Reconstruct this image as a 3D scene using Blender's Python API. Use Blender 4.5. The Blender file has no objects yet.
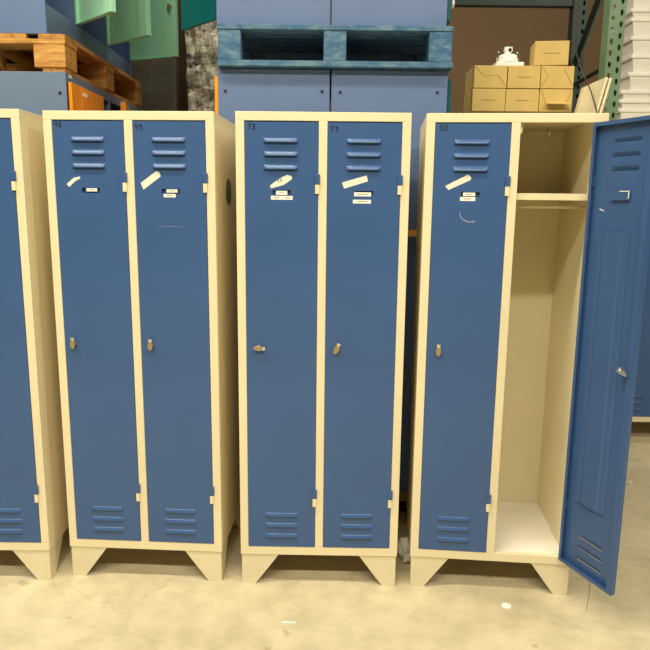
import bpy, bmesh, math, random
from mathutils import Vector, Matrix
random.seed(7)
S = bpy.context.scene
COL = S.collection
PI = math.pi

# ------------------------------------------------------------------ materials
def new_mat(name):
    m = bpy.data.materials.new(name); m.use_nodes = True
    nt = m.node_tree; b = nt.nodes['Principled BSDF']
    return m, nt, b

def noise(nt, scale, detail=4, stretch=None, rough=.55):
    tc = nt.nodes.new('ShaderNodeTexCoord')
    mp = nt.nodes.new('ShaderNodeMapping')
    if stretch: mp.inputs['Scale'].default_value = stretch
    nt.links.new(tc.outputs['Object'], mp.inputs['Vector'])
    n = nt.nodes.new('ShaderNodeTexNoise')
    n.inputs['Scale'].default_value = scale; n.inputs['Detail'].default_value = detail
    n.inputs['Roughness'].default_value = rough
    nt.links.new(mp.outputs[0], n.inputs['Vector'])
    return n

def ramp(nt, src, stops):
    r = nt.nodes.new('ShaderNodeValToRGB')
    while len(r.color_ramp.elements) < len(stops): r.color_ramp.elements.new(.5)
    for e, (p, c) in zip(r.color_ramp.elements, stops):
        e.position = p; e.color = (*c, 1) if len(c) == 3 else c
    nt.links.new(src, r.inputs[0])
    return r

def paint(name, col, rough=.42, var=.06, scale=3, bump=.02, bscale=250, metallic=0, spec=.5, stretch=None):
    m, nt, b = new_mat(name)
    n = noise(nt, scale, 5, stretch)
    lo = tuple(max(0, c * (1 - var)) for c in col); hi = tuple(min(1, c * (1 + var)) for c in col)
    r = ramp(nt, n.outputs['Fac'], [(.3, lo), (.7, hi)])
    nt.links.new(r.outputs[0], b.inputs['Base Color'])
    b.inputs['Roughness'].default_value = rough
    b.inputs['Metallic'].default_value = metallic
    b.inputs['Specular IOR Level'].default_value = spec
    if bump:
        n2 = noise(nt, bscale, 2)
        bp = nt.nodes.new('ShaderNodeBump'); bp.inputs['Strength'].default_value = bump
        bp.inputs['Distance'].default_value = .002
        nt.links.new(n2.outputs['Fac'], bp.inputs['Height'])
        nt.links.new(bp.outputs[0], b.inputs['Normal'])
    return m

def worn(name, col, col2, scale=8, rough=.7, stretch=None, lo=.42, hi=.6, bump=.3):
    m, nt, b = new_mat(name)
    n = noise(nt, scale, 8, stretch, .7)
    r = ramp(nt, n.outputs['Fac'], [(lo, col), (hi, col2)])
    nt.links.new(r.outputs[0], b.inputs['Base Color'])
    b.inputs['Roughness'].default_value = rough
    b.inputs['Specular IOR Level'].default_value = .25
    bp = nt.nodes.new('ShaderNodeBump'); bp.inputs['Strength'].default_value = bump
    bp.inputs['Distance'].default_value = .003
    nt.links.new(n.outputs['Fac'], bp.inputs['Height']); nt.links.new(bp.outputs[0], b.inputs['Normal'])
    return m

M = {}
M['cream'] = paint('cream_paint', (.80, .70, .45), .36, .035, 2.5)
M['cream_leg'] = paint('cream_leg_paint', (.74, .66, .43), .45, .05, 5)
M['inner'] = paint('cream_interior_paint', (.80, .72, .49), .45, .04, 3)
M['inner_floor'] = paint('lit_floor_paint', (.86, .80, .68), .5, .03, 3)  # locker floor colour paled to carry the bright light falling on it
M['blue'] = paint('blue_door_paint', (.044, .105, .26), .33, .05, 3)
M['stack_blue'] = paint('light_blue_cabinet_paint', (.108, .165, .31), .38, .05, 2)
M['bank_blue'] = paint('grey_blue_cabinet_paint', (.13, .19, .29), .45, .05, 2)
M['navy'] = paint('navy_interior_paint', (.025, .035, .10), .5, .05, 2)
M['mint'] = paint('mint_green_paint', (.38, .72, .50), .35, .05, 3)
M['teal'] = paint('teal_paint', (.0, .085, .09), .35, .05, 3)
M['orange'] = paint('orange_paint', (.95, .32, .01), .4, .04, 3)
M['rail'] = paint('orange_rail_paint', (.98, .42, .09), .5, .1, 8)
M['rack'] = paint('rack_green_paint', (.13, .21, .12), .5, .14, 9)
M['rack_shaded'] = paint('shaded_rack_green', (.022, .045, .038), .5, .1, 9)  # rack green darkened, shade on the rear frame put into the colour
M['hole'] = paint('dark_slot', (.012, .012, .01), .8, .05, 5, 0)
M['metal'] = paint('worn_nickel', (.52, .42, .25), .36, .12, 40, .1, 300, .85)
M['chrome'] = paint('bright_steel', (.82, .80, .74), .2, .05, 30, 0, 300, .95)
M['paper'] = paint('white_paper', (.86, .83, .74), .8, .03, 60, .1)
M['tape'] = paint('masking_tape', (.80, .74, .60), .7, .07, 60, .1)
M['ink'] = paint('marker_ink', (.012, .02, .035), .5, .05, 5, 0)
M['print'] = paint('brown_print', (.32, .22, .14), .7, .1, 60, 0)
M['green_print'] = paint('green_print', (.16, .38, .06), .7, .1, 60, 0)
M['scuff'] = paint('pale_scuff', (.40, .46, .52), .7, .1, 60, 0)
M['white'] = paint('white_plastic', (.88, .86, .80), .35, .02, 10)
M['tray'] = paint('white_tray', (.94, .90, .80), .4, .04, 4)
M['emblem'] = paint('dark_emblem', (.035, .045, .04), .35, .2, 60, 0)
M['emblem_hi'] = paint('emblem_grey_print', (.14, .16, .14), .4, .1, 60, 0)
M['card'] = paint('cardboard', (.62, .44, .15), .75, .07, 14, .15, 120, 0, .25)
M['card_dark'] = paint('cardboard_crease', (.30, .17, .045), .8, .08, 14, .1, 120, 0, .2)
M['crate'] = worn('crate_plywood', (.16, .095, .035), (.24, .15, .06), 4, .75, (1, 1, 4), .4, .65)
M['wood'] = worn('pallet_wood', (.27, .11, .02), (.60, .32, .09), 7, .75, (6, 1, 6), .35, .68)
M['wood_x'] = worn('pallet_wood_cross', (.34, .15, .03), (.68, .38, .11), 7, .75, (1, 6, 6), .35, .68)
M['wood_dark'] = worn('old_pallet_wood', (.22, .11, .035), (.55, .31, .10), 9, .8, (1, 5, 5), .35, .68)
M['bluewood'] = worn('blue_pallet_paint', (.035, .11, .21), (.17, .26, .32), 14, .7, (1, 3, 2), .42, .72)
M['cord'] = paint('dark_strap', (.03, .025, .02), .6, .05, 5, 0)
M['backwall'] = paint('brown_wall', (.19, .12, .065), .8, .08, 1.2, .1, 40, 0, .2)

def wrap_mat(name, c1, c2, rough, strength):
    m, nt, b = new_mat(name)
    n = noise(nt, 13 if strength > .5 else 5, 9, (1, 1, 2.2), .75)
    r = ramp(nt, n.outputs['Fac'], [(.36, c1), (.60, c2)])
    nt.links.new(r.outputs[0], b.inputs['Base Color'])
    b.inputs['Roughness'].default_value = rough
    b.inputs['Coat Weight'].default_value = .7; b.inputs['Coat Roughness'].default_value = .08
    n2 = noise(nt, 16, 6, (2, 2, .8), .6); n2.inputs['Distortion'].default_value = 2.0
    bp = nt.nodes.new('ShaderNodeBump'); bp.inputs['Strength'].default_value = strength
    bp.inputs['Distance'].default_value = .03
    nt.links.new(n2.outputs['Fac'], bp.inputs['Height'])
    nt.links.new(bp.outputs[0], b.inputs['Normal']); nt.links.new(bp.outputs[0], b.inputs['Coat Normal'])
    return m
M['wrap_grey'] = wrap_mat('dark_stretch_film', (.085, .075, .055), (.15, .13, .095), .3, .15)
M['wrap_clear'] = wrap_mat('crinkled_stretch_film', (.09, .065, .035), (.85, .78, .60), .15, 1.0)  # pale patches mix the goods inside with glints painted into the colour

# concrete floor: worn tan screed with mottling, hairline cracks and small dark specks
m, nt, b = new_mat('warehouse_concrete')
n1 = noise(nt, 1.1, 8, None, .62); n2 = noise(nt, 9, 6, None, .7); n3 = noise(nt, 60, 3)
r1 = ramp(nt, n1.outputs['Fac'], [(.32, (.52, .44, .27)), (.5, (.60, .515, .33)), (.68, (.67, .585, .39))])
r2 = ramp(nt, n2.outputs['Fac'], [(.34, (.74, .73, .70)), (.60, (1.0, 1.0, 1.0))])
mx = nt.nodes.new('ShaderNodeMix'); mx.data_type = 'RGBA'; mx.blend_type = 'MULTIPLY'; mx.inputs[0].default_value = .7
nt.links.new(r1.outputs[0], mx.inputs[6]); nt.links.new(r2.outputs[0], mx.inputs[7])
vo = nt.nodes.new('ShaderNodeTexVoronoi'); vo.feature = 'DISTANCE_TO_EDGE'; vo.inputs['Scale'].default_value = .55
tc = nt.nodes.new('ShaderNodeTexCoord'); wn = noise(nt, 3, 5); va = nt.nodes.new('ShaderNodeMix'); va.data_type = 'RGBA'
va.blend_type = 'ADD'; va.inputs[0].default_value = .35
nt.links.new(tc.outputs['Object'], va.inputs[6]); nt.links.new(wn.outputs['Color'], va.inputs[7])
nt.links.new(va.outputs[2], vo.inputs['Vector'])
rc = ramp(nt, vo.outputs['Distance'], [(0, (.72, .66, .56)), (.006, (1, 1, 1))])
mx2 = nt.nodes.new('ShaderNodeMix'); mx2.data_type = 'RGBA'; mx2.blend_type = 'MULTIPLY'; mx2.inputs[0].default_value = .25
nt.links.new(mx.outputs[2], mx2.inputs[6]); nt.links.new(rc.outputs[0], mx2.inputs[7])
n4 = noise(nt, 14, 2, None, .4); rs = ramp(nt, n4.outputs['Fac'], [(.26, (.62, .52, .4)), (.30, (1, 1, 1))])
mx3 = nt.nodes.new('ShaderNodeMix'); mx3.data_type = 'RGBA'; mx3.blend_type = 'MULTIPLY'; mx3.inputs[0].default_value = .5
nt.links.new(mx2.outputs[2], mx3.inputs[6]); nt.links.new(rs.outputs[0], mx3.inputs[7])
nt.links.new(mx3.outputs[2], b.inputs['Base Color'])
rr = ramp(nt, n2.outputs['Fac'], [(.3, (.36,) * 3), (.7, (.55,) * 3)])
nt.links.new(rr.outputs[0], b.inputs['Roughness'])
bp = nt.nodes.new('ShaderNodeBump'); bp.inputs['Strength'].default_value = .12; bp.inputs['Distance'].default_value = .004
nt.links.new(n3.outputs['Fac'], bp.inputs['Height']); nt.links.new(bp.outputs[0], b.inputs['Normal'])
M['floor'] = m

# ------------------------------------------------------------------ helpers
def link(name, bm, mats, parent=None, loc=(0, 0, 0), rz=0, smooth=False, bevel=0, solid=0):
    me = bpy.data.meshes.new(name); bmesh.ops.recalc_face_normals(bm, faces=bm.faces) if not solid else None
    bm.to_mesh(me); bm.free()
    for mm in (mats if isinstance(mats, (list, tuple)) else [mats]): me.materials.append(M[mm])
    o = bpy.data.objects.new(name, me); COL.objects.link(o)
    o.location = loc; o.rotation_euler = (0, 0, rz)
    if parent: o.parent = parent
    if smooth:
        for p in me.polygons: p.use_smooth = True
    if solid:
        md = o.modifiers.new('thickness', 'SOLIDIFY'); md.thickness = solid; md.offset = 0
    if bevel:
        md = o.modifiers.new('bevel', 'BEVEL'); md.width = bevel; md.segments = 2; md.limit_method = 'ANGLE'
        md.angle_limit = math.radians(50)
    return o

def box(bm, x0, x1, y0, y1, z0, z1, mi=0):
    vs = [bm.verts.new(p) for p in [(x0, y0, z0), (x1, y0, z0), (x1, y1, z0), (x0, y1, z0), (x0, y0, z1), (x1, y0, z1), (x1, y1, z1), (x0, y1, z1)]]
    for f in [(0, 3, 2, 1), (4, 5, 6, 7), (0, 1, 5, 4), (1, 2, 6, 5), (2, 3, 7, 6), (3, 0, 4, 7)]:
        bm.faces.new([vs[i] for i in f]).material_index = mi

def prism(bm, pts, axis, a, b, mi=0):
    """extrude polygon pts (2-D) along axis from a to b"""
    def P(p, t):
        return {'x': (t, p[0], p[1]), 'y': (p[0], t, p[1]), 'z': (p[0], p[1], t)}[axis]
    A = [bm.verts.new(P(p, a)) for p in pts]; B = [bm.verts.new(P(p, b)) for p in pts]
    n = len(pts)
    bm.faces.new(A).material_index = mi; bm.faces.new(B[::-1]).material_index = mi
    for i in range(n):
        bm.faces.new([A[i], B[i], B[(i + 1) % n], A[(i + 1) % n]]).material_index = mi

def cyl(bm, c, r, h, axis='z', n=20, r2=None, mi=0):
    r2 = r if r2 is None else r2
    def P(a, rad, t):
        u, v = rad * math.cos(a), rad * math.sin(a)
        return {'x': (c[0] + t, c[1] + u, c[2] + v), 'y': (c[0] + u, c[1] + t, c[2] + v), 'z': (c[0] + u, c[1] + v, c[2] + t)}[axis]
    A = [bm.verts.new(P(2 * PI * i / n, r, 0)) for i in range(n)]
    B = [bm.verts.new(P(2 * PI * i / n, r2, h)) for i in range(n)]
    bm.faces.new(A[::-1]).material_index = mi; bm.faces.new(B).material_index = mi
    for i in range(n): bm.faces.new([A[i], A[(i + 1) % n], B[(i + 1) % n], B[i]]).material_index = mi

def tube(bm, pts, r, n=8):
    rings = []
    for i, p in enumerate(pts):
        p = Vector(p); d = (Vector(pts[min(i + 1, len(pts) - 1)]) - Vector(pts[max(i - 1, 0)])).normalized()
        s = d.cross(Vector((0, 0, 1)));  s = s.normalized() if s.length > 1e-3 else Vector((1, 0, 0)); t = d.cross(s).normalized()
        rings.append([bm.verts.new(p + r * (math.cos(2 * PI * k / n) * s + math.sin(2 * PI * k / n) * t)) for k in range(n)])
    for a, b_ in zip(rings, rings[1:]):
        for k in range(n): bm.faces.new([a[k], a[(k + 1) % n], b_[(k + 1) % n], b_[k]])
    bm.faces.new(rings[0][::-1]); bm.faces.new(rings[-1])

def one_box(*a):
    bm = bmesh.new(); box(bm, *a); return bm

def empty(name, label, cat, loc, rz=0, group=None):
    o = bpy.data.objects.new(name, None); COL.objects.link(o)
    o.location = loc; o.rotation_euler = (0, 0, rz); o.empty_display_size = .1
    o['label'] = label; o['category'] = cat
    if group: o['group'] = group
    return o

def tag(o, label, cat, group=None):
    o['label'] = label; o['category'] = cat
    if group: o['group'] = group
    return o

# ------------------------------------------------------------------ lockers
W, D, H, HL = .6138, .4741, 1.80, .1272
FR, FT, FB, DV = .0312, .0308, .0346, .0312
OP = [(FR, W / 2 - DV / 2), (W / 2 + DV / 2, W - FR)]     # the two door openings
ZB, ZT = HL + FB, H - FT
DW = OP[0][1] - OP[0][0] - .003                            # door width
DZ0, DZ1 = ZB + .002, ZT - .0045

def louver(bm, x0, x1, z0, z1, d=.0085, nx=14, nz=5):
    """pressed louvre: rises out of the sheet downwards, open below"""
    g = []
    for j in range(nz + 1):
        row = []
        s = j / nz
        for i in range(nx + 1):
            # denser near the ends
            t = .5 - .5 * math.cos(PI * i / nx)
            x = x0 + (x1 - x0) * t
            e = min(1, min((x - x0), (x1 - x)) / .015)
            e = math.sqrt(max(0, 1 - (1 - e) ** 2)) if e < 1 else 1
            y = -d * math.sin(s * PI / 2) * e
            row.append(bm.verts.new((x, y, z1 + (z0 - z1) * (s if e > .02 else s))))
        g.append(row)
    for j in range(nz):
        for i in range(nx):
            f = bm.faces.new([g[j + 1][i], g[j + 1][i + 1], g[j][i + 1], g[j][i]]); f.smooth = True

LOUV_T = [(-.191, -.071, z) for z in (1.704, 1.658, 1.612)]
LOUV_B = [(-.191, -.067, z) for z in (.297, .254, .210)]
SLOT = (-.160, -.095, 1.516, 1.533)

def door_sheet():
    """pan-shaped door, hinge edge at x=0, reaching to x=-DW, outside at y=0"""
    bm = bmesh.new()
    holes = [(a, b_, z - .008, z + .008, 'l') for a, b_, z in LOUV_T] + [(a, b_, z - .008, z + .008, 'm') for a, b_, z in LOUV_B] + [(*SLOT, 's')]
    xs = sorted({-DW, 0, *[h[0] for h in holes], *[h[1] for h in holes]})
    zs = sorted({DZ0, DZ1, *[h[2] for h in holes], *[h[3] for h in holes]})
    V = {}
    def v(x, z):
        k = (round(x, 5), round(z, 5))
        if k not in V: V[k] = bm.verts.new((x, 0, z))
        return V[k]
    for i in range(len(xs) - 1):
        for j in range(len(zs) - 1):
            cx, cz = (xs[i] + xs[i + 1]) / 2, (zs[j] + zs[j + 1]) / 2
            if any(h[0] < cx < h[1] and h[2] < cz < h[3] for h in holes): continue
            bm.faces.new([v(xs[i], zs[j]), v(xs[i + 1], zs[j]), v(xs[i + 1], zs[j + 1]), v(xs[i], zs[j + 1])])
    for h in holes:
        if h[4] in 'lm': louver(bm, h[0], h[1], h[2], h[3], .0085 if h[4] == 'l' else .0052)
    F, L, LL = .019, .012, .022
    def quad(*p): bm.faces.new([bm.verts.new(q) for q in p])
    quad((-DW, 0, DZ0), (-DW, 0, DZ1), (-DW, F, DZ1), (-DW, F, DZ0))
    quad((0, 0, DZ0), (0, F, DZ0), (0, F, DZ1), (0, 0, DZ1))
    quad((-DW, 0, DZ0), (-DW, F, DZ0), (0, F, DZ0), (0, 0, DZ0))
    quad((-DW, 0, DZ1), (0, 0, DZ1), (0, F, DZ1), (-DW, F, DZ1))
    # return lips
    quad((-DW, F, DZ0), (-DW, F, DZ1), (-DW + LL, F, DZ1), (-DW + LL, F, DZ0))
    quad((0, F, DZ0), (-L, F, DZ0), (-L, F, DZ1), (0, F, DZ1))
    quad((-DW + LL, F, DZ0), (-L, F, DZ0), (-L, F, DZ0 + L), (-DW + LL, F, DZ0 + L))
    quad((-DW + LL, F, DZ1), (-DW + LL, F, DZ1 - L), (-L, F, DZ1 - L), (-L, F, DZ1))
    return bm

def slot_pocket():
    bm = bmesh.new(); a, b_, c, d = SLOT; y = .009
    p = [(a - .004, c - .006), (b_ + .004, c - .006), (b_ + .004, d + .003), (a - .004, d + .003)]
    box(bm, a - .004, b_ + .004, y, y + .001, c - .006, d + .003)
    box(bm, a - .005, a - .004, .001, y + .001, c - .006, d + .003); box(bm, b_ + .004, b_ + .005, .001, y + .001, c - .006, d + .003)
    box(bm, a - .005, b_ + .005, .001, y + .001, c - .007, c - .006); box(bm, a - .005, b_ + .005, .001, y + .001, d + .003, d + .004)
    return bm

def stiffener():
    bm = bmesh.new()
    x0, x1, z0, z1 = -.180, -.045, .424, 1.408
    pts = [(x0, .0012), (x0 + .006, .007), (x0 + .026, .007), (x0 + .032, .010), (x1 - .032, .010), (x1 - .026, .007), (x1 - .006, .007), (x1, .0012)]
    A = [bm.verts.new((p[0], p[1], z0)) for p in pts]; B = [bm.verts.new((p[0], p[1], z1)) for p in pts]
    for i in range(len(pts) - 1): bm.faces.new([A[i], A[i + 1], B[i + 1], B[i]])
    bm.faces.new(A); bm.faces.new(B)
    return bm

def carcass():
    bm = bmesh.new(); t = .004
    ox, oy = -W / 2, -D / 2
    B = lambda x0, x1, y0, y1, z0, z1, mi=0: box(bm, x0 + ox, x1 + ox, y0 + oy, y1 + oy, z0, z1, mi)
    # front frame
    B(0, FR, 0, .02, ZB, ZT); B(W - FR, W, 0, .02, ZB, ZT)
    B(OP[0][1], OP[1][0], 0, .02, ZB, ZT)
    B(0, W, 0, .02, ZT, H); B(0, W, 0, .02, HL, ZB)
    # skins
    B(0, t, .02, D, HL, H); B(W - t, W, .02, D, HL, H)
    B(t, W - t, D - t, D, HL, H, 1)
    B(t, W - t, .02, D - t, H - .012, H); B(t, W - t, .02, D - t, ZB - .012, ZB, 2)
    B(W / 2 - .002, W / 2 + .002, .02, D - t, ZB, H - .012, 1)
    # inner linings of the sides, flush with the frame returns
    B(W - FR + .004, W - FR + .008, .02, D - t, ZB, H - .012, 1)
    return bm

def leg(sx, sy):
    """sheet-metal corner foot: a tapering plate on the front and one on the side"""
    bm = bmesh.new(); x = -W / 2 + .004; y = -D / 2 + .004; t = .004
    top, bot = .146, .053
    prism(bm, [(x, 0), (x + bot, 0), (x + top, HL), (x, HL)], 'y', y, y + t)
    prism(bm, [(y + t, 0), (y + bot, 0), (y + top, HL), (y + t, HL)], 'x', x, x + t)
    for v in bm.verts: v.co.x *= -sx; v.co.y *= -sy
    return bm

def lock_bm():
    bm = bmesh.new()
    cyl(bm, (0, 0, 0), .0105, -.004, 'y', 20)
    cyl(bm, (0, -.004, 0), .0085, -.006, 'y', 16, .007)
    # turning wing, widest in the middle
    prism(bm, [(-.0045, .014), (.0045, .014), (.009, .006), (.0095, -.006), (.004, -.019), (-.004, -.019), (-.0095, -.006), (-.009, .006)], 'y', -.008, -.016)
    return bm

def hasp_bm():
    bm = bmesh.new()
    prism(bm, [(-.006, .012), (.006, .012), (.007, .024), (-.007, .024)], 'y', -.010, -.013)
    return bm

def decal(bm, pts, y=-.0009, t=.0005, mi=0):
    prism(bm, pts, 'y', y - t, y, mi)

def stroke(bm, pts, w=.0016, y=-.0009, mi=0):
    for (a, b_), (c, d) in zip(pts, pts[1:]):
        L = math.hypot(c - a, d - b_) or 1e-6; nx, nz = -(d - b_) / L * w / 2, (c - a) / L * w / 2
        decal(bm, [(a + nx, b_ + nz), (c + nx, d + nz), (c - nx, d - nz), (a - nx, b_ - nz)], y, .0003, mi)

DIG = {'4': [[(0, 1), (.05, .45), (.75, .5)], [(.7, 1), (.62, 0)]],
       '5': [[(.9, 1), (.15, .95), (.1, .55), (.6, .6), (.75, .3), (.5, 0), (.05, .05)]],
       '0': [[(.5, 1), (.1, .75), (.1, .25), (.5, 0), (.85, .3), (.8, .8), (.5, 1)]],
       '7': [[(0, .9), (.7, 1), (.35, .5), (.2, 0)], [(.1, .5), (.65, .55)]],
       '8': [[(.6, .95), (.2, .9), (.2, .65), (.7, .4), (.65, .05), (.2, .05), (.2, .35), (.7, .75), (.6, .95)]],
       '9': [[(.7, .8), (.35, 1), (.1, .75), (.4, .55), (.7, .8), (.6, 0)]]}

def number_bm(txt, x, z, h=.020, w=.011):
    bm = bmesh.new()
    for i, c in enumerate(txt):
        for st in DIG[c]:
            stroke(bm, [(x + i * (w + .0035) + p[0] * w, z + p[1] * h - i * .001) for p in st], .0036)
    return bm

def strip_bm(pts, mi_lines=()):
    """a stuck-on paper label with a few printed dashes"""
    bm = bmesh.new(); decal(bm, pts)
    for (a, b_, z, hh, mi) in mi_lines: decal(bm, [(a, z), (b_, z), (b_, z + hh), (a, z + hh)], -.0014, .0002, mi)
    return bm

def rect(a, b_, c, d): return [(a, c), (b_, c), (b_, d), (a, d)]

SHARED = {}
def shared(key, make, name, mats, parent, **kw):
    """link a further copy of a mesh made once"""
    if key not in SHARED:
        o = link(name, make(), mats, parent, **kw); SHARED[key] = o; return o
    o = SHARED[key].copy(); COL.objects.link(o); o.name = name; o.parent = parent
    o.location = kw.get('loc', (0, 0, 0)); o.rotation_euler = (0, 0, kw.get('rz', 0))
    return o

def add_door(root, k, deco, ang=0, blank=False):
    px, py = OP[k][1] - .0015 - W / 2, -D / 2 - .0005
    if ang: px, py = px - .006, py - .013
    d = shared('door', door_sheet, 'door', 'blue', root, loc=(px, py, 0), rz=ang, solid=.0014)
    shared('pocket', slot_pocket, 'card_slot', 'blue', d)
    for z in (1.5715, .386):
        shared('knuckle%g' % z, lambda: one_box(-.0085, .0075, -.007, .012, z - .017, z + .017), 'hinge', 'blue', d, bevel=.001)
    if ang:
        shared('stiff', stiffener, 'stiffener', 'blue', d, solid=.001)
        bm = bmesh.new(); cyl(bm, (-.213, .0195, .957), .011, .008, 'y', 18); cyl(bm, (-.213, .0275, .957), .006, .007, 'y', 14)
        prism(bm, [(-.208, .966), (-.214, .968), (-.244, .957), (-.246, .945), (-.238, .943), (-.210, .949)], 'y', .029, .032)
        o = link('lock_cam', bm, 'chrome', d, bevel=.0008); o['label'] = 'bright steel lock cam'
        bm = bmesh.new(); box(bm, -.1665, -.130, .010, .0125, 1.5365, 1.5392); box(bm, -.1692, -.1665, .010, .0125, 1.514, 1.5392)
        o = link('card_edge', bm, 'paper', d); o['label'] = 'white edge of the name card'
        bm = bmesh.new(); stroke(bm, [(-.040, 1.4795), (-.047, 1.4775), (-.060, 1.4735)], .0030, .0016)
        link('scuff_mark', bm, 'paper', d)
    for nm, bm, mats in deco.get('bits', []):
        link(nm, bm, mats, d)
    if 'lock' in deco:
        u = deco['lock'][0]
        hd = shared('lock', lock_bm, 'lock_handle', 'metal', d, loc=(u, -.0012, .960), bevel=.0012)
        hd.rotation_euler = (0, deco['lock'][1], 0)
        shared('hasp', hasp_bm, 'lock_hasp', 'chrome', hd)
    return d

def make_locker(label, corner, yaw, decos, open_k=None, extra=None):
    cx = corner[0] + W / 2 * math.cos(yaw) - D / 2 * math.sin(yaw)
    cy = corner[1] + W / 2 * math.sin(yaw) + D / 2 * math.cos(yaw)
    root = empty('metal_locker', label, 'locker', (cx, cy, 0), yaw, 'two-door blue and cream lockers on the concrete')
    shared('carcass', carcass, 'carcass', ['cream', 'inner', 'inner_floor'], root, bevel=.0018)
    for sx in (-1, 1):
        for sy in (-1, 1):
            shared('leg%d%d' % (sx, sy), lambda: leg(sx, sy), 'leg', 'cream_leg', root, bevel=.0008)
    for k in (0, 1):
        x = OP[k][1] - W / 2
        for z in (() if k == open_k else (1.536, .349)):
            shared('block%d%g' % (k, z), lambda: one_box(x - .0105, x + .0035, -D / 2 - .007, -D / 2 + .001, z - .0155, z + .0165), 'hinge_block', 'cream', root, bevel=.0012)
        add_door(root, k, decos[k], 2.055 if open_k == k else 0)
    if open_k is not None:
        a, b_ = W / 2 + .002, W - FR + .004
        bm = bmesh.new(); box(bm, a - W / 2, b_ - W / 2, -D / 2 + .022, D / 2 - .004, 1.508, 1.512)
        box(bm, a - W / 2, b_ - W / 2, -D / 2 + .020, -D / 2 + .023, 1.508, 1.531)
        box(bm, a - W / 2, b_ - W / 2, -D / 2 + .023, D / 2 - .004, 1.527, 1.531)
        link('shelf', bm, 'cream', root, bevel=.0008)
        bm = bmesh.new(); tube(bm, [(a - W / 2 + .001, -D / 2 + .10, 1.484), (b_ - W / 2 - .001, -D / 2 + .10, 1.484)], .0055, 12)
        link('hanging_rail', bm, 'inner', root, smooth=True)
        bm = bmesh.new(); tube(bm, [(.19, D / 2 - .10, 1.787), (.19, D / 2 - .10, 1.765), (.19, D / 2 - .115, 1.752), (.19, D / 2 - .135, 1.756), (.19, D / 2 - .142, 1.768)], .003, 8)
        o = link('coat_hook', bm, 'chrome', root, smooth=True); o['label'] = 'bright steel coat hook'
        bm = bmesh.new(); box(bm, W / 2 - OP[1][0] * 0 - W / 2 + DV / 2, DV / 2 + .010, -D / 2 + .02, -D / 2 + .024, 1.735, 1.765)
        link('door_stop', bm, 'inner', root)
    return root

def deco(k, num=None, numpos=(0, 0), tape=None, tape_mi=(), card=None, lower=None, lower_lines=(), lock=None, more=()):
    """positions are given from the locker's left edge and turned into door coordinates"""
    ur = OP[k][1] - .0015; s = lambda p: (p[0] - ur, p[1])
    bits = []
    if num: bits.append(('marker_number', number_bm(num, numpos[0] - ur, numpos[1]), 'ink'))
    if tape: bits.append(('tape_strip', strip_bm([s(p) for p in tape], [(a - ur, b_ - ur, z, h, 2) for a, b_, z, h in tape_mi]), ['tape', 'print', 'green_print']))
    if card:
        bm = bmesh.new(); a, b_, c, d = card; box(bm, a - ur, b_ - ur, -.0008, .001, c, d)
        box(bm, a - ur + .010, b_ - ur - .010, -.0011, -.0008, (c + d) / 2 - .001, (c + d) / 2 + .0012, 1)
        bits.append(('name_card', bm, ['paper', 'print']))
    if lower:
        a, b_, c, d = lower
        bits.append(('name_label', strip_bm([s(p) for p in rect(a, b_, c, d)], [(x0 - ur, x1 - ur, (c + d) / 2 - .0012, .0026, 1) for x0, x1 in lower_lines]), ['paper', 'print']))
    for nm, st, w in more:
        bm = bmesh.new()
        for q in st: stroke(bm, [s(p) for p in q], w)
        bits.append((nm, bm, 'scuff'))
    dd = {'bits': bits}
    if lock: dd['lock'] = (lock[0] - ur, lock[1])
    return dd

plain = lambda k, u: deco(k, lock=(u, 0))
# far left locker
make_locker('blue and cream locker cut off by the left edge, leftmost of the front row', (-1.690, 2.410), -.001,
            [plain(0, .072), plain(1, .362)])
# second locker
l2 = make_locker('closed blue locker marked 48 and 49 with a dark oval emblem on its side', (-1.010, 2.4455), -.0524, [
    deco(0, '48', (.043, 1.744), [(.074, 1.546), (.084, 1.536), (.106, 1.556), (.126, 1.566), (.124, 1.573), (.101, 1.568)], card=(.146, .185, 1.521, 1.532), lock=(.0665, 0)),
    deco(1, '49', (.334, 1.736), [(.345, 1.552), (.355, 1.529), (.362, 1.534), (.419, 1.576), (.414, 1.590), (.403, 1.594)], card=(.438, .478, 1.520, 1.531),
         lower=(.427, .471, 1.503, 1.515), lower_lines=[(.438, .460)], lock=(.3615, .02),
         more=[('scuff_mark', [[(.402, 1.401), (.43, 1.399), (.46, 1.400), (.492, 1.398)]], .0007)])])
bm = bmesh.new(); cyl(bm, (W / 2, .24 - D / 2, 1.527), .050, .0012, 'x', 40)
cyl(bm, (W / 2 + .0012, .24 - D / 2, 1.530), .031, .0004, 'x', 32, mi=1); cyl(bm, (W / 2 + .0016, .24 - D / 2, 1.523), .022, .0003, 'x', 32)
o = link('emblem_sticker', bm, ['emblem', 'emblem_hi'], l2); o['label'] = 'dark round emblem sticker on the cream side'
# third locker
make_locker('closed blue locker marked 78 and 79 standing upright in front of the blue pallet stack', (-.321, 2.4016), -.0098, [
    deco(0, '78', (.046, 1.739), [(.121, 1.548), (.124, 1.538), (.135, 1.541), (.168, 1.550), (.186, 1.562), (.198, 1.571), (.199, 1.580), (.182, 1.586), (.165, 1.578), (.137, 1.560)],
         [(.149, .153, 1.558, .010), (.157, .163, 1.562, .010)], card=(.142, .182, 1.516, 1.530), lower=(.124, .201, 1.499, 1.5125),
         lower_lines=[(.134, .153), (.173, .191)], lock=(.077, PI / 2 + .05)),
    deco(1, '79', (.335, 1.733), [(.375, 1.561), (.383, 1.540), (.467, 1.566), (.462, 1.587)], card=(.419, .479, 1.514, 1.528),
         lower=(.415, .479, 1.489, 1.502), lower_lines=[(.430, .466)], lock=(.3645, .42))])
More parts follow.
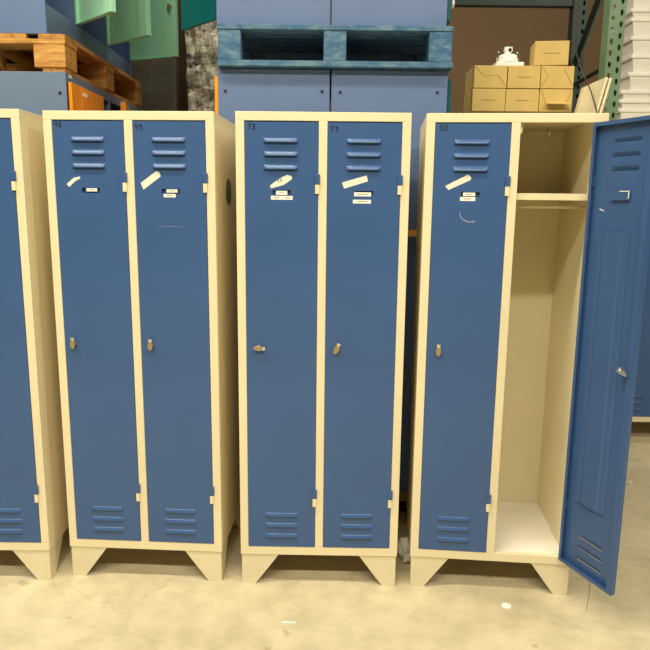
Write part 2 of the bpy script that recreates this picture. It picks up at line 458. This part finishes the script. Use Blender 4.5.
# fourth locker, right door open
make_locker('blue locker marked 50 with its right door standing open, empty cream inside', (.3450, 2.3983), -.0887, [
    deco(0, '50', (.048, 1.741), [(.073, 1.553), (.085, 1.539), (.160, 1.574), (.163, 1.583), (.151, 1.593)], card=(.137, .179, 1.519, 1.531),
         lower=(.127, .180, 1.502, 1.516), lower_lines=[(.140, .166)], lock=(.074, 0),
         more=[('scuff_mark', [[(.128, 1.462), (.130, 1.450)], [(.131, 1.450), (.137, 1.441), (.147, 1.434), (.160, 1.430)], [(.133, 1.444), (.145, 1.434), (.158, 1.4285), (.180, 1.428)], [(.170, 1.432), (.186, 1.431)]], .0017)]),
    deco(1, more=[])], open_k=1)
# the locker far back on the right
make_locker('blue locker standing further back, seen past the open door at the right edge', (1.812, 4.078), 0,
            [plain(0, .072), plain(1, .362)])

# ------------------------------------------------------------------ setting
bm = bmesh.new(); box(bm, -9, 9, -8, 6.2, -.1, 0); o = link('floor', bm, 'floor'); o['kind'] = 'structure'
bm = bmesh.new(); box(bm, -9, 9, 6.2, 6.35, 0, 7); o = link('wall_back', bm, 'backwall'); o['kind'] = 'structure'

# ------------------------------------------------------------------ blue stack behind
def small_screw(parent, x, y, z):
    bm = bmesh.new(); cyl(bm, (x, y, z), .0065, -.003, 'y', 12); link('screw', bm, 'hole', parent)

def back_cabinet(name, label, x0, x1, z0, z1, y0=2.97, y1=3.44, screws=(), swing=None, mat='stack_blue'):
    r = empty(name, label, 'cabinet', ((x0 + x1) / 2, (y0 + y1) / 2, z0), 0, 'light blue cabinets on the pallets')
    cx, cy = (x0 + x1) / 2, (y0 + y1) / 2
    link('cabinet_body', one_box(x0 - cx, x1 - cx, y0 - cy, y1 - cy, 0, z1 - z0), mat, r, bevel=.003)
    for sx, sz in screws: small_screw(r, sx - cx, y0 - cy, sz - z0)
    if swing:
        (ax, ay), (bx, by), m = swing[:3]
        d = Vector((bx - ax, by - ay)); n = Vector((-d.y, d.x)).normalized() * .008
        bm = bmesh.new(); prism(bm, [(ax - n.x - cx, ay - n.y - cy), (bx - n.x - cx, by - n.y - cy), (bx + n.x - cx, by + n.y - cy), (ax + n.x - cx, ay + n.y - cy)], 'z', .03, z1 - z0 - .03)
        o = link('door', bm, m, r, bevel=.002)
        if len(swing) > 3:
            bm = bmesh.new(); cyl(bm, (bx + .009 - cx, by + .10 - cy, swing[3] - z0), .008, .016, 'x', 14); cyl(bm, (bx + .025 - cx, by + .10 - cy, swing[3] - z0), .020, .012, 'x', 18, .016)
            kb = link('door_knob', bm, 'white', o, bevel=.002); kb['label'] = 'white round knob'
        o['label'] = {'teal': 'teal green door', 'orange': 'orange door'}[m]
    return r
back_cabinet('steel_cabinet', 'light blue cabinet under the blue pallet, left one, orange door edge showing', -.469, .0085, .142, 2.046, screws=[(-.437, 1.954), (-.024, 1.957)], swing=((-.478, 3.42), (-.478, 2.99), 'orange'))
back_cabinet('steel_cabinet', 'light blue cabinet under the blue pallet, right one, two small screws', .0155, .512, .142, 2.046, screws=[(.054, 1.955), (.468, 1.958)], swing=((.523, 3.42), (.523, 2.99), 'teal'))
back_cabinet('steel_cabinet', 'light blue cabinet on top of the blue pallet, left one, teal door hanging out', -.470, .007, 2.218, 3.9, swing=((-.474, 3.0), (-.659, 3.2), 'teal'))
back_cabinet('steel_cabinet', 'light blue cabinet on top of the blue pallet, right one, beside the brown gap', .0125, .497, 2.218, 3.9, swing=((.508, 3.42), (.508, 2.99), 'teal', 2.345))

def pallet(name, label, x0, x1, y0, y1, z0, z1, mats, along='x', blocks=3, bw=.095, tt=.02, bb=.024, bottom=True):
    cx, cy = (x0 + x1) / 2, (y0 + y1) / 2
    r = empty(name, label, 'pallet', (cx, cy, z0))
    X0, X1, Y0, Y1, h = x0 - cx, x1 - cx, y0 - cy, y1 - cy, z1 - z0
    jit = lambda s=.002: random.uniform(-s, s)
    m0, m1 = mats
    if along == 'x':       # deck boards run along x, stringers along y
        n = 7; bwid = (Y1 - Y0) / n * .82
        for i in range(n):
            a = Y0 + (Y1 - Y0 - bwid) * i / (n - 1)
            link('deck_board', one_box(X0 + jit(), X1 + jit(), a, a + bwid, h - tt, h - abs(jit(.001))), m0, r, bevel=.002)
        for i in range(blocks):
            a = X0 + .003 + (X1 - X0 - bw - .006) * i / (blocks - 1)
            for j in range(3):
                c = Y0 + .004 + (Y1 - Y0 - .14) * j / 2
                link('block', one_box(a, a + bw, c, c + .13, bb, h - tt), m1, r, bevel=.003)
        if bottom:
            for j in range(3):
                c = Y0 + (Y1 - Y0 - .12) * j / 2
                link('bottom_board', one_box(X0 - .002, X1 + .004, c, c + .12, 0, bb), m0, r, bevel=.002)
    else:                  # deck boards run along y
        n = 5; bwid = (X1 - X0) / n * .74
        for i in range(n):
            a = X0 + (X1 - X0 - bwid) * i / (n - 1)
            link('deck_board', one_box(a, a + bwid, Y0 + jit(), Y1 + jit(), h - tt, h), m0, r, bevel=.002)
        for j in range(3):
            c = Y0 + (Y1 - Y0 - .145) * j / 2
            link('stringer_board', one_box(X0, X1, c, c + .145, h - 2 * tt, h - tt), m1, r, bevel=.002)
            for i in range(3):
                a = X0 + .002 + (X1 - X0 - .145) * i / 2
                link('block', one_box(a, a + .14, c + .002, c + .143, bb, h - 2 * tt), m1, r, bevel=.004)
        for i in range(3):
            a = X0 + .01 + (X1 - X0 - .12) * i / 2
            link('bottom_board', one_box(a, a + .10, Y0 + .01, Y1 - .01, 0, bb), m0, r, bevel=.002)
    return r
pallet('blue_pallet', 'worn blue painted wooden pallet between the light blue cabinets, high behind locker 78', -.463, .520, 2.93, 3.90, 2.050, 2.215, ('bluewood', 'bluewood'))
pallet('wooden_pallet', 'old brown wooden pallet on the floor under the light blue cabinets', -.50, .53, 2.905, 3.90, 0, .139, ('wood_dark', 'wood_dark'), bw=.09)
# orange rail across the back of the row
bm = bmesh.new(); box(bm, -.52, 1.02, 2.925, 2.945, 1.350, 1.378); box(bm, -.52, 1.02, 2.945, 2.955, 1.345, 1.352)
rl = link('orange_rail', bm, 'rail', bevel=.002); tag(rl, 'thin orange steel rail running level behind the lockers, seen in the gap', 'rail')

# ------------------------------------------------------------------ left stack
cab = empty('steel_cabinet', 'grey blue cabinet bank with orange doors below the wooden pallet', 'cabinet', (-1.413, 3.80, 0))
bx_, by_ = 1.413, -3.80
def shell_bank(parent, X0, X1, Y0, Y1, Z0, Z1, bays, base, top, ox, oy, oz, m_out):
    bm = bmesh.new()
    B = lambda x0, x1, y0, y1, z0, z1, mi=0: box(bm, x0 + ox, x1 + ox, y0 + oy, y1 + oy, z0 + oz, z1 + oz, mi)
    B(X0, X1, Y0, Y0 + .012, Z0, Z1); B(X0, X1, Y1 - .012, Y1, Z0, Z1)
    B(X0, X0 + .01, Y0 + .012, Y1 - .012, Z0, Z1)
    B(X0 + .01, X1, Y0 + .012, Y1 - .012, Z0, base); B(X0 + .01, X1, Y0 + .012, Y1 - .012, top, Z1)
    for b in bays: B(X0 + .01, X1, b - .012, b + .012, base, top)
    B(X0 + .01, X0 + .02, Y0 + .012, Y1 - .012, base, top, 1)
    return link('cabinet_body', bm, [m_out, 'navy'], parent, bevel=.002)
shell_bank(cab, -1.66, -1.166, 3.10, 4.42, 0, 2.048, [3.575, 3.715], .12, 2.006, bx_, by_, 0, 'bank_blue')
def bank_door(parent, hx, hy, ang, w, z0, z1, mat, ox, oy, oz, lock=True, name='door', lab=None):
    """pan door: hinge at (hx,hy); leaf points along ang (from +x axis)"""
    bm = bmesh.new(); f = .022
    box(bm, 0, w, 0, .002, z0, z1)
    for a in (0, w - .002): box(bm, a, a + .002, -f, 0, z0, z1)
    box(bm, .002, w - .002, -f, 0, z0, z0 + .002); box(bm, .002, w - .002, -f, 0, z1 - .002, z1)
    box(bm, w - .07, w - .002, -f - .002, -f, z0, z1); box(bm, 0, .015, -f - .002, -f, z0, z1)
    for v in bm.verts: v.co.z += oz
    o = link(name, bm, mat, parent, loc=(hx + ox, hy + oy, 0), rz=ang)
    if lab: o['label'] = lab
    if lock:
        bm = bmesh.new(); zc = z0 + lock + oz
        cyl(bm, (w - .035, -f - .002, zc), .014, -.012, 'y', 16); prism(bm, [(w - .045, zc - .03), (w - .027, zc - .03), (w - .023, zc + .008), (w - .047, zc + .008)], 'y', -f - .014, -f - .018)
        k = link('lock_cam', bm, 'metal', o, bevel=.001)
    return o
# orange doors (closed pair, then one ajar)
for a, b_ in ((3.122, 3.244), (3.250, 3.560)):
    o = link('door', one_box(-1.166 + bx_, -1.150 + bx_, a + by_, b_ + by_, .13, 2.009), 'orange', cab, bevel=.002); o['label'] = 'closed orange door'
    if a > 3.2:
        link('name_label', one_box(-1.150 + bx_, -1.149 + bx_, 3.262 + by_, 3.318 + by_, 1.968, 1.986), 'paper', o)
bm = bmesh.new(); prism(bm, [(-1.164 + bx_, 4.09 + by_), (-1.166 + bx_, 4.072 + by_), (-1.118 + bx_, 3.735 + by_), (-1.090 + bx_, 3.740 + by_)], 'z', .13, 2.012)
o = link('door', bm, 'orange', cab, bevel=.002); o['label'] = 'orange door standing slightly ajar'
link('name_label', one_box(-1.166 + bx_, -1.165 + bx_, 3.135 + by_, 3.172 + by_, 2.031, 2.043), 'paper', cab)
bm = bmesh.new(); cyl(bm, (-1.195 + bx_, 3.1 + by_, 1.958), .008, -.002, 'y', 14); link('screw', bm, 'hole', cab)

pallet('wooden_pallet', 'yellow brown wooden pallet between the stacked cabinets at upper left', -1.958, -1.158, 3.095, 4.34, 2.048, 2.206, ('wood', 'wood_x'), along='y', tt=.021, bb=.018)

up = empty('steel_cabinet', 'blue cabinet bank on the wooden pallet with mint green doors open', 'cabinet', (-1.52, 3.75, 2.206))
ux, uy, uz = 1.52, -3.75, -2.206
shell_bank(up, -1.80, -1.238, 3.10, 4.42, 2.206, 3.90, [3.528, 3.955, 4.37], 2.335, 3.86, ux, uy, uz, 'stack_blue')
bank_door(up, -1.236, 3.512, math.radians(-44), .355, 2.342, 3.84, 'mint', ux, uy, uz, .35, lab='mint green open door')
bank_door(up, -1.224, 3.945, math.radians(-39), .375, 2.342, 3.84, 'mint', ux, uy, uz, .29, lab='mint green open door')
bank_door(up, -1.218, 4.360, math.radians(-23), .345, 2.342, 3.84, 'mint', ux, uy, uz, .28, lab='mint green open door')

# film-wrapped loads behind
def wrapped(label, x0, x1, y0, y1, z1, mat, amp, seed, cuts=22):
    random.seed(seed)
    bm = bmesh.new(); box(bm, x0, x1, y0, y1, 0, z1)
    bmesh.ops.subdivide_edges(bm, edges=bm.edges[:], cuts=cuts, use_grid_fill=True)
    c = Vector(((x0 + x1) / 2, (y0 + y1) / 2, 0))
    from mathutils import noise as mn
    for v in bm.verts:
        n = mn.noise_vector(Vector((v.co.x * 7, v.co.y * 7, v.co.z * 4)))
        if v.co.z > .01: v.co += Vector((n.x * amp, n.y * amp, n.z * amp * .5))
        if cuts > 30 and v.co.z > .01:
            q = abs(mn.noise(Vector((v.co.x * 22, v.co.y * 22, v.co.z * 11)))) + .5 * abs(mn.noise(Vector((v.co.x * 50, v.co.y * 50, v.co.z * 26))))
            v.co.y -= .05 * (.5 - q)
    r = link('wrapped_load', bm, mat, smooth=True)
    return tag(r, label, 'wrapped goods')
wrapped('dark goods wrapped in film, in the gap under the mint green doors', -1.30, -1.01, 4.62, 5.4, 3.3, 'wrap_grey', .012, 3)
wrapped('goods in crinkled shiny clear film, left of the light blue cabinets', -.94, -.35, 4.66, 5.5, 3.3, 'wrap_clear', .02, 5, 90)

# ------------------------------------------------------------------ crate and small cartons
cr = empty('wooden_crate', 'tall brown crate behind the open locker carrying the small cartons', 'crate', (.905, 3.53, 0))
link('crate_body', one_box(-.285, .275, -.23, .23, 0, 1.915), 'crate', cr, bevel=.003)
link('crate_lid', one_box(-.288, .278, -.234, .234, 1.915, 1.926), 'crate', cr, bevel=.002)

def carton(label, x0, x1, z0, z1, style, y0=3.30, dy=.20, rz=0):
    r = empty('cardboard_carton', label, 'carton', ((x0 + x1) / 2, y0 + dy / 2, z0), rz, 'small cardboard cartons stacked on the crate')
    w, h = (x1 - x0 - .003), (z1 - z0 - .001)
    hw, hd = w / 2, dy / 2
    link('carton_body', one_box(-hw, hw, -hd, hd, 0, h), 'card', r, bevel=.0025)
    bm = bmesh.new(); y = -hd
    def ln(a, b_, t=.0016):
        L = math.hypot(b_[0] - a[0], b_[1] - a[1]); nx, nz = -(b_[1] - a[1]) / L * t / 2, (b_[0] - a[0]) / L * t / 2
        prism(bm, [(a[0] + nx, a[1] + nz), (b_[0] + nx, b_[1] + nz), (b_[0] - nx, b_[1] - nz), (a[0] - nx, a[1] - nz)], 'y', y - .0012, y)
    if style == 'slit':
        ln((-hw * .45, h * .51), (0, h * .49)); ln((0, h * .49), (hw * .45, h * .51))
    elif style == 'env':   # folded envelope bottom
        ln((-hw * .95, h * .95), (-hw * .35, h * .52)); ln((hw * .95, h * .10), (hw * .42, h * .60)); ln((-hw * .35, h * .52), (hw * .40, h * .58), .0008)
    elif style == 'envflip':
        ln((-hw * .95, h * .95), (-hw * .55, h * .55)); ln((-hw * .95, h * .08), (-hw * .6, h * .5)); ln((hw * .95, h * .12), (hw * .35, h * .90))
    elif style == 'flap':
        ln((hw * .95, h * .95), (hw * .62, h * .4)); ln((-hw * .95, h * .95), (-hw * .60, h * .4))
    link('fold_line', bm, 'card_dark', r)
    if style == 'flap':
        bm = bmesh.new(); prism(bm, [(-hd - .035, h * .30), (-hd - .001, h * .42), (-hd - .001, h * .45), (-hd - .036, h * .33)], 'x', -hw * .58, hw * .58)
        for v in bm.verts:
            if v.co.y < -hd - .02: v.co.x *= 1.25
        bm2 = bm; link('flap', bm2, 'card', r)
    return r
X = [.686, .846, 1.006, 1.166]
carton('small cardboard carton, bottom row at the left, slit in its face', X[0], X[1], 1.927, 2.031, 'slit')
carton('small cardboard carton, bottom row in the middle', X[1], X[2], 1.927, 2.031, 'slit', 3.302)
carton('small cardboard carton, bottom row at the right, front flap folded out', X[2], X[3], 1.927, 2.032, 'flap', 3.301)
carton('small cardboard carton, middle row at the left, folded envelope end', X[0] + .004, X[1] + .003, 2.033, 2.136, 'env', 3.303)
carton('small cardboard carton, middle row between two others, right under the white device', X[1] + .004, X[2], 2.033, 2.136, 'slit', 3.300)
carton('small cardboard carton, middle row at the right, crossed fold lines', X[2] + .001, X[3], 2.034, 2.137, 'envflip', 3.302)
carton('small cardboard carton alone on top of the pile', .980, 1.140, 2.139, 2.249, 'slit', 3.305, .13, -.12)

dv = empty('white_device', 'small white plastic device with knob standing on the cartons', 'device', (.868, 3.39, 2.138))
bm = bmesh.new(); box(bm, -.066, .068, -.05, .05, 0, .022); link('base', bm, 'white', dv, bevel=.004)
bm = bmesh.new(); cyl(bm, (0, 0, .022), .052, .038, 'z', 32, .043); link('housing', bm, 'white', dv, bevel=.004)
bm = bmesh.new(); cyl(bm, (-.002, 0, .060), .018, .014, 'z', 20, .015); box(bm, -.019, .019, -.012, .012, .074, .098); link('knob', bm, 'white', dv, bevel=.003)
bm = bmesh.new(); cyl(bm, (.006, -.0125, .083), .008, -.002, 'y', 14); link('lens', bm, 'hole', dv)
for s in (-1, 1):
    bm = bmesh.new(); tube(bm, [(s * .045, 0, .035), (s * .056, 0, .040), (s * .056, 0, .072), (s * .040, 0, .074)], .0035, 8); link('bracket', bm, 'chrome', dv, smooth=True)

# two tall cream panels leaning against the rack
def lean_panel(label, xt, xb, ya, yb, zt, t):
    bm = bmesh.new(); d = Vector((xt - xb, 0, zt)).normalized(); n = Vector((d.z, 0, -d.x)) * t
    b0 = Vector((xb, 0, 0)); t0 = Vector((xt, 0, zt))
    prof = [b0, t0, t0 + n, Vector((xb + n.x, 0, max(0, n.z + 0)))]
    prism(bm, [(p.x, max(0, p.z)) for p in prof], 'y', ya, yb)
    return tag(link('metal_sheet', bm, 'cream', bevel=.0015), label, 'metal sheet', 'cream panels leaning beside the rack post')
lean_panel('cream steel panel leaning beside the green post, the left one, broad face showing', 1.187, .742, 2.98, 3.262, 2.031, .010)
lean_panel('cream steel panel leaning beside the green post, the right one, edge showing', 1.203, .758, 2.975, 3.255, 2.027, .009)
bm = bmesh.new(); tube(bm, [(1.146, 3.285, 2.23), (1.150, 3.20, 2.12), (1.151, 3.04, 1.98), (1.152, 2.962, 1.89), (1.152, 2.957, 1.80), (1.152, 2.955, 1.2), (1.152, 2.955, .004)], .0028, 8)
tag(link('strap', bm, 'cord', smooth=True), 'thin dark strap hanging down beside the cartons over the cream panels', 'strap')

# ------------------------------------------------------------------ pallet rack
def rack_post(x0, x1, y0, y1, z1, mat, parent, ox, oy, holes):
    bm = bmesh.new(); cx = (x0 + x1) / 2 - ox; X0, X1, Y0, Y1 = x0 - ox, x1 - ox, y0 - oy, y1 - oy
    P = .0508; n = int((z1 - .006) / P); Z0 = z1 - n * P
    for col, (u0, u1) in enumerate(((X0, cx), (cx, X1))):
        um = (u0 + u1) / 2
        k = 0
        while True:
            a = Z0 + k * P + (P / 2 if col else 0); b_ = a + P; k += 1
            if b_ > z1 + 1e-6: break
            m = (a + b_) / 2
            R = [(u0, a), (um, a), (u1, a), (u1, m), (u1, b_), (um, b_), (u0, b_), (u0, m)]
            q = .0080
            Hh = [(um - .0045, m - .013), (um, m - .0135), (um + .0045, m - .013), (um + q, m + .001), (um + .0062, m + .010), (um, m + .013), (um - .0062, m + .010), (um - q, m + .001)]
            rv = [bm.verts.new((x, Y0, z)) for x, z in R]; hv = [bm.verts.new((x, Y0, z)) for x, z in Hh]
            for t in range(8): bm.faces.new([rv[t], rv[(t + 1) % 8], hv[(t + 1) % 8], hv[t]])
    def quad(*p): return bm.faces.new([bm.verts.new(c) for c in p])
    quad((X0, Y0, .006), (X1, Y0, .006), (X1, Y0, Z0), (X0, Y0, Z0))
    quad((cx, Y0, Z0), (X1, Y0, Z0), (X1, Y0, Z0 + P / 2), (cx, Y0, Z0 + P / 2)); quad((cx, Y0, z1 - P / 2), (X1, Y0, z1 - P / 2), (X1, Y0, z1), (cx, Y0, z1))
    for xx, xi in ((X0, X0 + .022), (X1, X1 - .022)):
        quad((xx, Y0, .006), (xx, Y0, z1), (xx, Y1, z1), (xx, Y1, .006)); quad((xx, Y1, .006), (xx, Y1, z1), (xi, Y1, z1), (xi, Y1, .006))
    bmesh.ops.remove_doubles(bm, verts=bm.verts, dist=.0004)
    p = link('post', bm, mat, parent, solid=.0025)
    link('foot_plate', one_box(x0 - ox - .02, x1 - ox + .02, y0 - oy - .02, y1 - oy + .02, 0, .006), mat, parent)
rk = empty('pallet_rack', 'green steel pallet rack upright with teardrop slots and shade-darkened rear frame', 'rack', (1.38, 3.7, 0))
ox, oy = 1.38, 3.7
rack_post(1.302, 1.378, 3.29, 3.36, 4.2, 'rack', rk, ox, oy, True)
rack_post(1.400, 1.478, 4.06, 4.13, 4.2, 'rack_shaded', rk, ox, oy, True)
def bar(a, b_, w, nm='brace'):
    A, Bv = Vector(a) - Vector((ox, oy, 0)), Vector(b_) - Vector((ox, oy, 0)); bm = bmesh.new(); tube(bm, [A, Bv], w, 4)
    link(nm, bm, 'rack_shaded', rk)
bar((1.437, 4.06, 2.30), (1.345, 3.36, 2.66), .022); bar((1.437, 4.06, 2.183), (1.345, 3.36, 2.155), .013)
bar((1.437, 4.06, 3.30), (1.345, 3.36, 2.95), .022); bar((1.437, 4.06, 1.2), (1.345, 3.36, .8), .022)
link('cross_beam', one_box(.62 - ox, 1.40 - ox, 4.07 - oy, 4.12 - oy, 2.61, 2.74), 'rack_shaded', rk, bevel=.002)

# ------------------------------------------------------------------ pile of white trays on the far locker
zl = [1.8005, 1.905, 1.975, 2.075, 2.127, 2.183, 2.284, 2.387, 2.490, 2.594, 2.645, 2.75]
xl = [1.80, 1.79, 1.778, 1.776, 1.780, 1.815, 1.822, 1.812, 1.803, 1.795, 1.789, 1.785]
words = ['bottom', 'second', 'third', 'fourth', 'fifth', 'sixth', 'seventh', 'eighth', 'ninth', 'tenth', 'eleventh']
for i in range(len(zl) - 1):
    h = zl[i + 1] - zl[i] - .001; x0 = xl[i]; x1 = x0 + .56; cx = (x0 + x1) / 2; cy = 4.37
    r = empty('white_tray', 'white tray in the pile at upper right, %s from the bottom' % words[i] if i else 'white tray in the pile at upper right, bottom one on the far locker', 'tray', (cx, cy, zl[i]), 0, 'white trays piled at the upper right')
    a = .28; dpt = .15
    lip = min(.022, h * .4)
    bm = bmesh.new()
    # tapering body with an overhanging rim
    lo, hi = .018, .006
    v = [bm.verts.new(p) for p in [(-a + .03, -dpt + lo, 0), (a - .03, -dpt + lo, 0), (a - .03, dpt - lo, 0), (-a + .03, dpt - lo, 0), (-a + .012, -dpt + hi, h - lip), (a - .012, -dpt + hi, h - lip), (a - .012, dpt - hi, h - lip), (-a + .012, dpt - hi, h - lip)]]
    for f in [(0, 3, 2, 1), (4, 5, 6, 7), (0, 1, 5, 4), (1, 2, 6, 5), (2, 3, 7, 6), (3, 0, 4, 7)]: bm.faces.new([v[q] for q in f])
    link('tray_body', bm, 'tray', r, bevel=.003)
    link('rim', one_box(-a, a, -dpt, dpt, h - lip, h), 'tray', r, bevel=.004)

# ------------------------------------------------------------------ litter on the floor
def crumple(label, c, rad, seed, name='crumpled_paper', flat=.8):
    from mathutils import noise as mn
    bm = bmesh.new(); bmesh.ops.create_icosphere(bm, subdivisions=3, radius=rad)
    for v in bm.verts:
        n = mn.noise(v.co * (1.1 / rad) + Vector((seed, 0, 0))) + .5 * mn.noise(v.co * (2.6 / rad) + Vector((0, seed, 0)))
        v.co *= 1 + .55 * n; v.co.z *= flat
    mz = min(v.co.z for v in bm.verts)
    for v in bm.verts: v.co.z -= mz
    return tag(link(name, bm, 'paper', loc=c), label, 'paper', 'crumpled papers between the lockers')
crumple('crumpled white paper on the floor between two lockers, the larger front lump', (.362, 2.575, 0), .024, 3)
crumple('crumpled white paper on the floor between two lockers, standing taller behind', (.345, 2.622, 0), .026, 8, flat=1.5)
bm = bmesh.new(); cyl(bm, (0, 0, 0), .019, .003, 'z', 28, .018)
tag(link('white_disc', bm, 'paper', loc=(.697, 2.273, 0), bevel=.001), 'small round white disc lying on the floor in front of locker 50', 'disc')
bm = bmesh.new(); prism(bm, [(-.026, -.003), (.024, -.006), (.027, .003), (-.024, .006)], 'z', 0, .001)
tag(link('tape_scrap', bm, 'tape', loc=(-.118, 2.158, 0)), 'thin pale scrap of tape lying on the floor in front of locker 78', 'scrap')
bm = bmesh.new(); tube(bm, [(-.020, 0, .003), (0, .004, .020), (.014, -.004, .004)], .003, 6); tube(bm, [(.0, -.012, .003), (.002, .008, .012), (.022, .012, .003)], .0028, 6)
tag(link('bent_clip', bm, 'white', loc=(1.668, 3.388, 0), smooth=True), 'small pale bent clip on the floor past the open door', 'clip')
bm = bmesh.new(); tube(bm, [(1.140, 2.61, .0012), (1.10, 2.50, .0012), (1.071, 2.42, .0012), (1.035, 2.34, .0012), (.99, 2.25, .0012)], .0010, 6)
tag(link('loose_thread', bm, 'print'), 'thin brown thread on the floor under the open door', 'thread')

# ------------------------------------------------------------------ camera
cam_d = bpy.data.cameras.new('camera'); cam = bpy.data.objects.new('camera', cam_d); COL.objects.link(cam)
cam_d.sensor_width = 36; cam_d.lens = 663.65 / 650 * 36; cam_d.clip_start = .05
cam.matrix_world = Matrix.Translation((0, 0, 1.4935)) @ Matrix.Rotation(PI / 2 - .18352, 4, 'X') @ Matrix.Rotation(.01144, 4, 'Z')
S.camera = cam

# ------------------------------------------------------------------ light: overhead rows of warehouse tubes and added fill strips
def strip(x, y, z, lx, ly, e, col=(1, .90, .70)):
    l = bpy.data.lights.new('tube_or_fill', 'AREA'); l.shape = 'RECTANGLE'; l.size = lx; l.size_y = ly; l.energy = e; l.color = col
    o = bpy.data.objects.new('tube_or_fill', l); COL.objects.link(o); o.location = (x, y, z)
    return o
WARM = (1, .93, .76)
strip(-2.0, 1.25, 5.2, 4.2, .25, 235, WARM)
strip(-.4, -1.7, 5.2, 7.0, .30, 510, WARM)
strip(3.6, .9, 5.2, 2.4, .25, 150, WARM)  # added fill strip, brightens the trays and cartons
strip(-.75, 4.15, 4.7, .7, .15, 62, WARM)  # small lamp added above the wrapped loads to brighten them
w = bpy.data.worlds.new('world'); S.world = w; w.use_nodes = True
w.node_tree.nodes['Background'].inputs[0].default_value = (1, .86, .64, 1)
w.node_tree.nodes['Background'].inputs[1].default_value = .018

S.view_settings.view_transform = 'Standard'; S.view_settings.look = 'None'
S.view_settings.gamma = 1; S.view_settings.exposure = -.04
S.view_settings.use_curve_mapping = False
